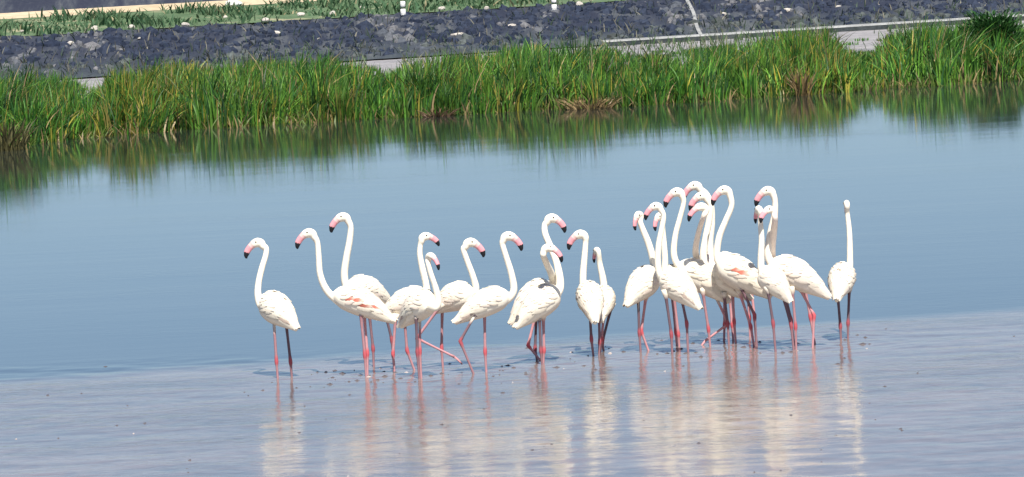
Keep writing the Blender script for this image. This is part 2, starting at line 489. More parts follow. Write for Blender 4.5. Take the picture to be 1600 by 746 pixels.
def bush(px, dd, rx, rz, zc, label):
    """rounded shrub: stems and many small leaves through an uneven crown"""
    X = (px - 800) / FPX * 92
    Y = float(front_y(np.array(X))) + dd
    root = bpy.data.objects.new('bush', None); root.location = (at_y(px, 60, Y).x, Y, 0.0); root.empty_display_size = 0.2
    link(root, label=label, cat='bush')
    n = 2600
    v = rng.normal(0, 1, (n, 3)); v /= np.linalg.norm(v, axis=1)[:, None]
    lump = 1 + 0.22 * np.sin(v[:, 0] * 5 + 1) * np.sin(v[:, 2] * 6) + 0.15 * np.sin(v[:, 1] * 9 + v[:, 0] * 4)
    r = (rng.random(n) ** 0.45) * lump
    base = np.stack([v[:, 0] * r * rx, v[:, 1] * r * rx * 0.8, zc + v[:, 2] * r * rz], 1)
    h = rng.uniform(0.04, 0.13, n)
    col = np.array([0.038, 0.115, 0.028]) * rng.uniform(0.5, 1.5, n)[:, None]
    me = blades('bush_leaves', base, h, rng.uniform(0.02, 0.05, n), h * rng.uniform(0.3, 1.3, n), np.arctan2(v[:, 1], v[:, 0]), col, 2, 1.4, M_REED)
    link(bpy.data.objects.new('crown', me), parent=root, kind='stuff')
    for k in range(5):
        a = k * 1.3
        pth = np.array([(0.05 * math.cos(a), 0.05 * math.sin(a), -0.08), (0.15 * math.cos(a), 0.15 * math.sin(a), zc * 0.6), (0.3 * math.cos(a), 0.25 * math.sin(a), zc + rz * 0.4)])
        b = Bag(); rr_ = np.array([.02, .014, .006]); b.add(*sweep(pth, rr_, rr_, [np.array([.09, .07, .05])] * 3, (0.3, 1, 0), 7))
        me = b.mesh('bush_stem'); me.materials.append(M_HERB); link(bpy.data.objects.new('stem', me), parent=root)
bush(1550, 4.0, 0.55, 0.36, 0.72, 'dark rounded bush standing up through the reeds near the kerb')
clump('dead_reed_clump', 922, 172, 0.05, 110, 0.36, 0.40, (0.28, 0.20, 0.10), 'low collapsed mat of brown dead reeds at the water edge', 'dead reeds', spread=1.0)
clump('dead_reed_clump', 1254, 150, 0.1, 60, 0.14, 0.62, (0.24, 0.17, 0.08), 'narrow upright clump of rust brown dead reeds', 'dead reeds', spread=0.3)
clump('dead_reed_clump', 684, 182, -0.05, 70, 0.22, 0.28, (0.17, 0.11, 0.07), 'small dark brown dead tussock at the foot of the reeds', 'dead reeds', spread=0.9)
clump('dead_reed_clump', 10, 225, 0.2, 130, 0.28, 0.66, (0.14, 0.13, 0.055), 'greyish withered reed clump where the belt juts out into the pond', 'dead reeds', spread=0.5)

def verge_plants():
    # low herbs and grass on the bank top
    N = 16000
    x = rng.uniform(-24, 24, N); v = rng.random(N)
    tx = rng.uniform(-24, 24, 420); tv = rng.random(420)
    pick = rng.integers(0, 420, N); tus = rng.random(N) < 0.55
    x = np.where(tus, tx[pick] + rng.normal(0, 0.22, N), x); v = np.where(tus, np.clip(tv[pick] + rng.normal(0, 0.02, N), 0, 1), v)
    y = 119.55 + v * 12.2 + K * x
    keep = (np.sin(x * 1.7 + np.sin(v * 9)) + np.sin(x * 0.8 + v * 5 + 2)) > -0.9 - 0.4 * (x < 0)
    keep &= (rng.random(N) < np.where(x > 1.0, 0.4, 1.0))
    x, v, y = x[keep], v[keep], y[keep]; n = len(x)
    base = np.stack([x, y, np.full(n, 0.78)], 1)
    h = rng.uniform(0.08, 0.30, n) * (1 + 0.5 * np.sin(x * 2.2 + v * 7))
    col = np.where(rng.random(n)[:, None] < 0.5, np.array([0.055, 0.12, 0.06]), np.array([0.10, 0.165, 0.085])) * rng.uniform(0.7, 1.3, n)[:, None]
    dry = rng.random(n) < 0.05; col[dry] = np.array([0.34, 0.30, 0.18])
    me = blades('verge_herbs', base, np.maximum(h, 0.06), rng.uniform(0.03, 0.07, n), h * rng.uniform(0.2, 1.0, n), rng.uniform(0, 6.28, n), col, 3, 1.6, M_HERB)
    link(bpy.data.objects.new('verge_herbs', me), kind='stuff', label='low green herbs and grass growing on top of the dark bank', cat='grass')
    # thin sprigs in the pale flat and at the kerb, behind the reeds
    N = 9000
    x = rng.uniform(-18, 20, N); c = 94.0 + 16.7 * rng.random(N) ** 0.55
    y = c + K * x; px = 800 + x / y * FPX + 13
    bare = ((px > 145) & (px < 192)) | ((px > 600) & (px < 655)) | ((px > 1335) & (px < 1412))
    keep = ~bare | (rng.random(N) < 0.06)
    x, y = x[keep], y[keep]; N = len(x)
    base = np.stack([x, y, np.full(N, 0.04)], 1); h = rng.uniform(0.08, 0.34, N)
    col = np.where(rng.random(N)[:, None] < 0.6, np.array([0.07, 0.13, 0.05]), np.array([0.17, 0.18, 0.12])) * rng.uniform(0.6, 1.4, N)[:, None]
    me = blades('flat_grass', base, h, rng.uniform(0.015, 0.03, N), h * rng.uniform(0.2, 0.8, N), rng.uniform(0, 6.28, N), col, 3, 1.6, M_HERB)
    link(bpy.data.objects.new('flat_grass', me), kind='stuff', label='short grey green sprigs on the pale flat before the kerb', cat='grass')
verge_plants()

def bank_litter():
    """crumbled stone, dark clods and dried litter covering the slope"""
    N = 7000
    x = rng.uniform(-22, 24, N); v = rng.random(N)
    f = np.sin(x * 1.3 + 2 * np.sin(x * 0.45)) + np.sin(x * 2.9 + v * 4) * 0.7 + np.sin(x * 6.1 - v * 7) * 0.5
    c = 111.7 + 7.7 * v; z = 0.14 + 0.64 * v
    pale = (f + rng.normal(0, 0.5, N)) > 1.1
    s_ = rng.gamma(2.2, 0.030, N).clip(0.02, 0.24)
    a = np.linspace(0, 2 * np.pi, 6, endpoint=False)
    rad = s_[:, None] * rng.uniform(0.6, 1.3, (N, 6))
    bx = x[:, None] + np.cos(a) * rad; by = (c + K * x)[:, None] + np.sin(a) * rad * 1.6
    bz = (z - 0.05)[:, None] + 0 * rad
    ring = np.stack([bx, by, bz], 2)
    mid = np.stack([x[:, None] + np.cos(a) * rad * 0.75, (c + K * x)[:, None] + np.sin(a) * rad * 1.2, (z + s_ * 0.30)[:, None] * np.ones((1, 6)) + rng.normal(0, 0.012, (N, 6))], 2)
    top = np.stack([x + rng.normal(0, 0.2, N) * s_, c + K * x, z + s_ * rng.uniform(0.45, 0.9, N)], 1)[:, None, :]
    V = np.concatenate([ring, mid, top], 1).reshape(-1, 3)
    b = (np.arange(N) * 13)[:, None]; k = np.arange(6); k2 = (k + 1) % 6
    q = np.stack([b + k, b + k2, b + 6 + k2, b + 6 + k], 2).reshape(-1, 4)
    t = np.stack([b + 6 + k, b + 6 + k2, b + 12 + 0 * k], 2).reshape(-1, 3)
    dark = np.array([0.014, 0.021, 0.042]); grey = np.array([0.065, 0.078, 0.10]); light = np.array([0.17, 0.17, 0.18])
    m = rng.random(N)[:, None]
    col = dark * (1 - m) + np.array([0.032, 0.043, 0.072]) * m
    pc = grey * (1 - m) + light * m
    col = np.where(pale[:, None], pc, col)
    lowm = (v < 0.3) & (rng.random(N) < 0.5); col[lowm] = np.array([0.075, 0.088, 0.088]) * rng.uniform(0.6, 1.3, lowm.sum())[:, None]
    me = mesh_np('bank_rubble', V, q, t, np.repeat(col, 13, axis=0), smooth=False); me.materials.append(M_CLOD2)
    link(bpy.data.objects.new('bank_rubble', me), kind='stuff', label='broken dark stone and clods covering the slope behind the reeds', cat='rubble')
    # dull sprigs growing out of it, thicker towards the foot and the lip
    N = 5200
    x = rng.uniform(-22, 24, N); v = np.where(rng.random(N) < 0.6, rng.beta(1, 3, N), np.where(rng.random(N) < 0.5, rng.beta(9, 1, N), rng.random(N)))
    tus = rng.uniform(-22, 24, 300); x = np.where(rng.random(N) < 0.6, tus[rng.integers(0, 300, N)] + rng.normal(0, 0.12, N), x)
    base = np.stack([x, 111.6 + 7.9 * v + K * x, 0.12 + 0.64 * v], 1)
    h = rng.uniform(0.06, 0.30, N)
    col = np.where(rng.random(N)[:, None] < 0.65, np.array([0.055, 0.085, 0.06]), np.array([0.17, 0.165, 0.13])) * rng.uniform(0.6, 1.3, N)[:, None]
    me = blades('bank_sprigs', base, h, rng.uniform(0.012, 0.035, N), h * rng.uniform(0.2, 1.0, N), rng.uniform(0, 6.28, N), col, 3, 1.6, M_HERB)
    link(bpy.data.objects.new('bank_sprigs', me), kind='stuff', label='dull grey green sprigs growing out of the dark slope', cat='weeds')
M_CLOD2 = tint_material('bank_stone', 0.85, 14, 0.35, spec=0.2)
bank_litter()

# small hard things on the bank
M_STONE = ground_material('pale_stone', [(0.3, (0.40, 0.37, 0.33)), (0.7, (0.60, 0.57, 0.52))], 6.0, 30)
M_WHITE = ground_material('white_paint', [(0.3, (0.74, 0.74, 0.72)), (0.7, (0.84, 0.84, 0.82))], 8.0, 40)
M_BAND = ground_material('dark_paint', [(0.3, (0.05, 0.08, 0.06)), (0.7, (0.08, 0.11, 0.08))], 8.0, 40)
def rock_mesh(name, sx, sy, sz, mat, seed):
    r = np.random.default_rng(seed)
    import bmesh
    bm = bmesh.new(); bmesh.ops.create_icosphere(bm, subdivisions=2, radius=1.0)
    dirs = r.normal(0, 1, (7, 3)); dirs /= np.linalg.norm(dirs, axis=1)[:, None]; cut = r.uniform(0.55, 0.9, 7)
    for v in bm.verts:
        c = np.array(v.co)
        for d, k in zip(dirs, cut):
            e = c.dot(d)
            if e > k: c = c - d * (e - k)
        v.co = Vector((c[0]*sx, c[1]*sy, max(c[2], -0.35) * sz))
    me = bpy.data.meshes.new(name); bm.to_mesh(me); bm.free(); me.materials.append(mat)
    return me
def bank_point(px, py, z=0.82):
    return on_z(px, py, z)
stone_px = [(35, 50), (148, 46), (205, 44), (290, 40), (352, 28), (415, 33), (470, 24), (520, 22), (565, 14), (690, 15), (760, 14), (905, 8)]
rocks = [rock_mesh('stone_%d' % k, 0.16, 0.14, 0.11, M_STONE, k) for k in range(3)]
for k, (px, py) in enumerate(stone_px):
    o = bpy.data.objects.new('stone', rocks[k % 3]); p0 = bank_point(px, py)
    o.location = (p0.x, p0.y, 0.83); o.rotation_euler = (0, 0, rng.uniform(0, 6.28)); s = rng.uniform(0.4, 0.8); o.scale = (s, s, s)
    link(o, label='pale grey stone lying among the herbs on the bank top', cat='stone', group='stones on the bank top')
p0 = on_z(366, 9, 0.865)
o = bpy.data.objects.new('boulder', rock_mesh('boulder', 0.24, 0.18, 0.14, M_WHITE, 11)); o.location = (p0.x, p0.y, 0.90)
link(o, label='whitish boulder lying on the edge of the sandy track', cat='boulder')
patch_px = [(1230, 17), (1310, 12), (1370, 8), (1130, 22), (800, 40), (715, 55), (500, 62), (430, 52), (220, 60), (110, 68)]
def lining_point(px, py):
    """foot of the sight line on the dark slope"""
    for c in np.linspace(111.7, 119.4, 90):
        z = 0.14 + (c - 111.7) / 7.7 * 0.64
        d = ray(px, py); k = (c) / (d.y - K * d.x)
        if CAM_H + d.z * k <= z + 0.01: return Vector((d.x*k, d.y*k, z))
    return None
for k, (px, py) in enumerate(patch_px):
    p0 = lining_point(px, py)
    if p0 is None: continue
    o = bpy.data.objects.new('rubble_block', rocks[(k + 1) % 3]); o.location = p0 + Vector((0, 0, 0.0))
    s = rng.uniform(0.5, 0.9); o.scale = (s * 1.3, s, s * 0.8); o.rotation_euler = (0, 0, rng.uniform(0, 6.28))
    link(o, label='pale lump of rubble lodged on the dark sloping bank', cat='rubble', group='rubble on the dark bank')

def marker_post(px, py, h, label):
    p0 = on_z(px, py, 0.82)
    root = bpy.data.objects.new('marker_post', None); root.location = (p0.x, p0.y, 0.80); root.empty_display_size = 0.1
    link(root, label=label, cat='post', group='white posts on the bank')
    def tube(z0, z1, r):
        b = Bag(); zs = np.array([z0, z0 + 0.01, z1 - 0.012, z1]); rr = np.array([r * 0.9, r, r, r * 0.7])
        b.add(*sweep(np.stack([zs*0, zs*0, zs], 1), rr, rr, np.ones((4, 3)), (1, 0, 0), 12))
        return b.mesh('post')
    for nm, z0, z1, r, mt in (('post_foot', -0.03, 0.42*h, 0.062, M_WHITE), ('dark_band', 0.42*h, 0.56*h, 0.055, M_BAND), ('post_top', 0.56*h, h, 0.06, M_WHITE)):
        me = tube(z0, z1, r); me.materials.append(mt)
        link(bpy.data.objects.new(nm, me), parent=root)
marker_post(630, 21, 0.30, 'short white post with a dark band at the herb edge of the bank')
marker_post(866, 13, 0.26, 'short white post with a dark band beside bare sandy soil')

# pale drainage rib running down the dark slope
def rib(px, w, label):
    a = lining_point(px, 12) or lining_point(px, 20)
    x0 = a.x; cs = np.linspace(111.65, 119.3, 12); V, Q = [], []
    for i, c in enumerate(cs):
        z = 0.14 + (c - 111.7) / 7.7 * 0.64; xx = x0 - 0.02 * math.sin(i * 0.8)
        for dx, dz in ((-w, -0.05), (-w*0.8, 0.06), (w*0.8, 0.065), (w, -0.05)):
            V.append((xx + dx, c + K * xx, z + dz))
    for i in range(len(cs) - 1):
        for k in range(3): Q.append((i*4 + k, i*4 + k + 1, i*4 + k + 5, i*4 + k + 4))
    Q += [(0, 1, 2, 3)]
    me = mesh_np('drain_rib', V, Q, smooth=False); me.materials.append(M_KERB)
    link(bpy.data.objects.new('drain_rib', me), label=label, cat='drain')
rib(1078, 0.05, 'narrow pale concrete rib running down the dark bank')

# ------------------------------------------------------------------ flamingos
WHITE = np.array([0.88, 0.825, 0.70]); CREAM = np.array([0.80, 0.72, 0.62]); BLUSH = np.array([0.85, 0.70, 0.64])
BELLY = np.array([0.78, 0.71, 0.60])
BILLPINK = np.array([0.76, 0.33, 0.37]); FACEPINK = np.array([0.78, 0.50, 0.48]); BLACK = np.array([0.018, 0.018, 0.022])
LEGPINK = np.array([0.64, 0.32, 0.34]); LEGRED = np.array([0.58, 0.11, 0.13]); LEGSHADE = np.array([0.06, 0.055, 0.075])  # the dark leg tone is shade painted into legs that are really pink
CORAL = np.array([0.50, 0.13, 0.09])

# head and bill seen from the side: forward, up, radius across, radius in plane, colour
HEAD = [(-0.030, -0.030, .029, .030, WHITE), (-0.016, -0.004, .032, .036, WHITE), (0.012, 0.004, .034, .041, WHITE),
        (0.040, -0.004, .030, .037, WHITE), (0.062, -0.018, .024, .030, FACEPINK), (0.085, -0.040, .021, .028, BILLPINK),
        (0.103, -0.066, .019, .027, BILLPINK), (0.109, -0.082, .018, .025, BLACK), (0.114, -0.105, .014, .018, BLACK), (0.112, -0.126, .007, .008, BLACK)]

TORSO_T = [0, .03, .09, .18, .30, .42, .55, .68, .80, .90, 1.0]
TORSO_R = [.18, .45, .74, .94, 1.03, 1.05, .97, .78, .55, .33, .13]

def V3(v): return np.array([v.x, v.y, v.z])

def build_flamingo(spec):
    (cx, cy), label = spec['foot'], spec['label']
    Y0 = on_z(cx, cy).y
    root_p = on_z(cx, cy)
    origin = np.array([root_p.x, root_p.y, 0.0])
    def P(px, py, dy=0.0): return V3(at_y(px, py, Y0 + dy)) - origin
    root = bpy.data.objects.new('flamingo', None); root.location = origin; root.empty_display_size = 0.15
    link(root, label=label, cat='flamingo', group='flamingos standing in the shallows')
    tdy = spec.get('tail_dy', 0.0)
    chest = P(*spec['chest'], -tdy * 0.4); tail = P(*spec['tail'], tdy * 0.6)
    R = spec.get('r', 0.118)
    hump = spec.get('hump', 0.05)
    # torso --------------------------------------------------------
    ts = np.linspace(0, 1, 30)
    ax = chest[None] * (1 - ts)[:, None] + tail[None] * ts[:, None]
    ax[:, 2] += hump * np.sin(np.pi * np.clip(ts, 0, 1) ** 0.85)
    rr = R * np.interp(ts, TORSO_T, TORSO_R)
    rr = np.convolve(np.pad(rr, 1, 'edge'), [.25, .5, .25], 'valid')
    d = tail - chest; d /= np.linalg.norm(d)
    side = np.cross(d, [0, 0, 1.0]); side /= np.linalg.norm(side)
    tone = spec.get('tone', 0.0)
    wcol = WHITE * (1 - tone) + BLUSH * tone
    body = Bag()
    tv = sweep(ax, rr * 0.90, rr * 1.02, [wcol] * 30, side, 22)
    # undersides are a little duller: the lowest part of the torso takes BELLY
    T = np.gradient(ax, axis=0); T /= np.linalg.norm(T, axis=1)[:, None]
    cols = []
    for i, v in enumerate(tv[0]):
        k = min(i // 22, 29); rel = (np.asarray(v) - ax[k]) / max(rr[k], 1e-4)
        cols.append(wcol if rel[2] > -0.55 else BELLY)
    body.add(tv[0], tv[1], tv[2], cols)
    # neck, head and bill as one run --------------------------------
    nd0, nd1 = spec.get('neck_dy', (-tdy * 0.4, -tdy * 0.4))
    npx = spec['neck']; hx, hy = spec['head']
    hc = P(hx, hy, nd1)
    n = len(npx)
    pts = [P(q[0], q[1], nd0 + (nd1 - nd0) * min(1.0, (i / max(n - 1, 1)) ** 1.0)) for i, q in enumerate(npx)]
    yaw = math.radians(spec.get('yaw', 180)); pit = math.radians(spec.get('pitch', 0)); hs = spec.get('hs', 1.12) * 0.94
    f = np.array([math.cos(yaw), math.sin(yaw), 0.0]); up = np.array([0, 0, 1.0])
    hp = []
    for (u, v, a, b, c) in HEAD:
        u2 = u * math.cos(pit) + v * math.sin(pit); v2 = -u * math.sin(pit) + v * math.cos(pit)
        hp.append(hc + (f * u2 + up * v2) * hs)
    # radii along the neck: stout where it leaves the chest, slim under the head
    nk = random.uniform(0.78, 0.96)
    nr = [(.060, .060)] + [((0.039 - 0.0105 * (i / max(n - 2, 1))) * nk * random.uniform(0.96, 1.05),) * 2 for i in range(n - 1)]
    ctrl = pts + hp
    ra = [q[0] for q in nr] + [h[2] * hs for h in HEAD]; rb = [q[1] for q in nr] + [h[3] * hs for h in HEAD]
    cc = [wcol] * n + [h[4] for h in HEAD]
    K_ = 7
    path = catmull(ctrl, K_)
    tt = np.linspace(0, len(ctrl) - 1, len(path))
    RA = np.interp(tt, range(len(ctrl)), ra); RB = np.interp(tt, range(len(ctrl)), rb)
    CC = [cc[int(round(q))] for q in tt]
    hside = np.cross(f, up)
    nv = sweep(path, RA, RB, CC, hside, 14)
    body.add(*nv)
    me0 = body.mesh('flamingo_body')
    # legs ----------------------------------------------------------
    legs = Bag(); lat = 0.05
    for li, L in enumerate(spec['legs']):
        hip, ank, ft = L[:3]; tone_l = L[3]; raised = len(L) > 4 and L[4]
        ldy = L[5] if len(L) > 5 else (lat if li % 2 else -lat)
        h0 = P(hip[0], hip[1] - 9, ldy); a0 = P(*ank, ldy); f0 = P(*ft, ldy)
        if not raised:
            dirv = (f0 - a0); dirv[2] = min(dirv[2], -0.02)
            CONTACTS.append(tuple((a0 + dirv * (-a0[2] / dirv[2]) + origin)[:2]))
            f0 = a0 + dirv * ((-0.10 - a0[2]) / dirv[2])
        h0 = h0 + (h0 - a0) / np.linalg.norm(h0 - a0) * 0.05
        tb_ = tone_l * 0.88
        base = LEGPINK * tb_ + LEGSHADE * (1 - tb_)  # lower tone mixes more painted shade into the upper leg
        knee = LEGRED * (0.45 + 0.55 * tone_l) + LEGSHADE * (0.55 - 0.55 * tone_l)
        low = LEGPINK * (0.25 + 0.6 * tone_l) + LEGSHADE * (0.75 - 0.6 * tone_l)
        pp, pr, pc = [], [], []
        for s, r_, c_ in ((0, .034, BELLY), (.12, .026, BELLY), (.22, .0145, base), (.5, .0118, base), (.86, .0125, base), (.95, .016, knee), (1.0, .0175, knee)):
            pp.append(h0 + (a0 - h0) * s); pr.append(r_); pc.append(c_)
        for s, r_, c_ in ((.07, .016, knee), (.16, .0115, low), (.5, .0100, low), (.9, .0105, low), (1.0, .013, low)):
            pp.append(a0 + (f0 - a0) * s); pr.append(r_); pc.append(c_)
        q = sweep(np.array(pp), np.array(pr), np.array(pr), pc, (0.3, 1, 0.05), 9)
        legs.add(*q)
        # three webbed toes
        fw = f.copy() if not raised else (f0 - a0) / np.linalg.norm(f0 - a0)
        if not raised: fw[2] = 0.0
        sd = np.cross(fw, [0, 0, 1.0]); sd /= max(np.linalg.norm(sd), 1e-6)
        for k in (-1, 0, 1):
            tip = f0 + fw * 0.075 + sd * 0.038 * k - np.array([0, 0, 0.012 if not raised else 0.03])
            tpth = np.array([f0, f0 * 0.5 + tip * 0.5 + np.array([0, 0, 0.004]), tip])
            legs.add(*sweep(tpth, np.array([.011, .009, .005]), np.array([.010, .007, .004]), [low] * 3, (0.2, 0.3, 1), 7))
    lme = legs.mesh('flamingo_legs')
    # fuse into one skin --------------------------------------------
    src = [(v, c) for v, c in zip(body.v, body.c)] + [(v, c) for v, c in zip(legs.v, legs.c)]
    kd = KDTree(len(src))
    for i, (v, c) in enumerate(src): kd.insert(v, i)
    kd.balance()
    tb = bpy.data.objects.new('tmp_b', me0); tl = bpy.data.objects.new('tmp_l', lme)
    C.objects.link(tb); C.objects.link(tl)
    m1 = tb.modifiers.new('r', 'REMESH'); m1.mode = 'VOXEL'; m1.voxel_size = 0.0065; m1.use_smooth_shade = True
    m2 = tb.modifiers.new('s', 'SMOOTH'); m2.factor = 0.5; m2.iterations = 4
    m3 = tb.modifiers.new('u', 'BOOLEAN'); m3.operation = 'UNION'; m3.solver = 'MANIFOLD'; m3.object = tl
    dg = bpy.context.evaluated_depsgraph_get(); dg.update()
    me = bpy.data.meshes.new_from_object(tb.evaluated_get(dg), depsgraph=dg)
    bpy.data.objects.remove(tb); bpy.data.objects.remove(tl)
    me.name = 'flamingo_body'
    co = np.zeros(len(me.vertices) * 3, np.float32); me.vertices.foreach_get('co', co); co = co.reshape(-1, 3)
    cols = np.array([src[kd.find(v)[1]][1] for v in co])
    for a in list(me.color_attributes): me.color_attributes.remove(a)
    set_cols(me, cols)
    me.polygons.foreach_set('use_smooth', np.ones(len(me.polygons), bool))
    me.materials.clear(); me.materials.append(M_BODY)
    link(bpy.data.objects.new('body', me), parent=root)
    # wings: overlapping feathers lying on the flanks ----------------
    coral = spec.get('coral', 0.0)
    wr = np.random.default_rng(int(cx * 7 + cy))
    S_ = side
    def surf(t, phi, lift):
        i = min(max(t, 0), 1) * 29; k = int(min(i, 28)); fr = i - k
        a = ax[k] * (1 - fr) + ax[k + 1] * fr; r_ = rr[k] * (1 - fr) + rr[k + 1] * fr
        Tn = T[k]; Sn = S_ - Tn * S_.dot(Tn); Sn = Sn / np.linalg.norm(Sn); Nn = np.cross(Sn, Tn)
        if Nn[2] < 0: Nn = -Nn
        r_ = max(r_, 0.02) + lift
        if t > 1: a = a + Tn * (t - 1) * Ltor
        return a + Nn * math.cos(phi) * r_ * 1.02 + Sn * math.sin(phi) * r_ * 0.90
    Ltor = np.linalg.norm(tail - chest)
    for sgn in (1, -1):
        wb = Bag()
        rows = [(.14, 5, .085, .034, 0.004), (.23, 6, .095, .037, 0.005), (.33, 7, .11, .040, 0.006), (.44, 7, .13, .043, 0.006),
                (.55, 6, .16, .045, 0.006), (.66, 5, .19, .043, 0.006), (.74, 4, .20, .038, 0.006)]
        for ri, (t0, cnt, ln, wd, lift) in enumerate(rows):
            for j in range(cnt):
                ph = math.radians(8 + (108 - 10 * (ri > 3)) * (j + 0.5 * (ri % 2)) / cnt) * sgn
                ph += wr.normal(0, 0.03); tl_ = min(ln / Ltor * wr.uniform(0.85, 1.15), 0.99 + 0.04 * wr.random() - t0)
                w_ = wd * wr.uniform(0.85, 1.1)
                lowedge = j >= cnt - 1
                c = wcol * wr.uniform(0.90, 1.04) * (0.94 if lowedge else 1.0)
                w_b = 0.5 * wr.random() ** 2; c = c * (1 - w_b) + BLUSH * w_b
                c = np.clip(c, 0.0, 0.88)
                red = j == cnt - 2 and 1 <= ri <= 4 and wr.random() < coral
                c1 = CORAL * wr.uniform(0.7, 1.3)
                if lowedge and ri >= 4 and wr.random() < 0.35: c = np.array([0.55, 0.45, 0.38])
                vs_, nn = [], 5
                for q in range(nn):
                    s = q / (nn - 1); t = t0 + tl_ * s
                    wq = w_ * [0.55, 0.95, 1.0, 0.8, 0.12][q] * 0.5
                    rloc = max(np.interp(min(t, 1), ts, rr), 0.03)
                    dph = wq / rloc
                    lf = lift + (0.006 + 0.007 * wr.random()) * s - 0.0004 * j
                    for e in (-1, 0, 1):
                        vs_.append(surf(t, ph * (1 - 0.18 * s) + e * dph, lf + (0.004 if e == 0 else 0.0)))
                qs = []
                for q in range(nn - 1):
                    for e in (0, 1): qs.append((q*3 + e, q*3 + e + 1, q*3 + e + 4, q*3 + e + 3))
                fc = [c * (1 - w) + c1 * w for w in ([0.9, 1.0, 0.9, 0.45, 0.2] if red else [0]*5) for e in (-1, 0, 1)]
                wb.add(vs_, qs, [], fc)
        wme = wb.mesh('flamingo_wing'); wme.materials.append(M_WING)
        link(bpy.data.objects.new('wing', wme), parent=root)
    # eyes -----------------------------------------------------------
    for sgn in (1, -1):
        u, v = 0.026, 0.012
        u2 = u * math.cos(pit) + v * math.sin(pit); v2 = -u * math.sin(pit) + v * math.cos(pit)
        e0 = hc + (f * u2 + up * v2) * hs + hside * sgn * 0.031 * hs
        zs = np.linspace(-1, 1, 7); b = Bag()
        er = np.sqrt(np.maximum(1 - zs ** 2, 0.02)) * 0.0075
        b.add(*sweep(e0[None] + hside[None] * (zs * 0.005)[:, None], er, er, np.ones((7, 3)), f, 10))
        em = b.mesh('flamingo_eye'); em.materials.append(M_EYE)
        link(bpy.data.objects.new('eye', em), parent=root)

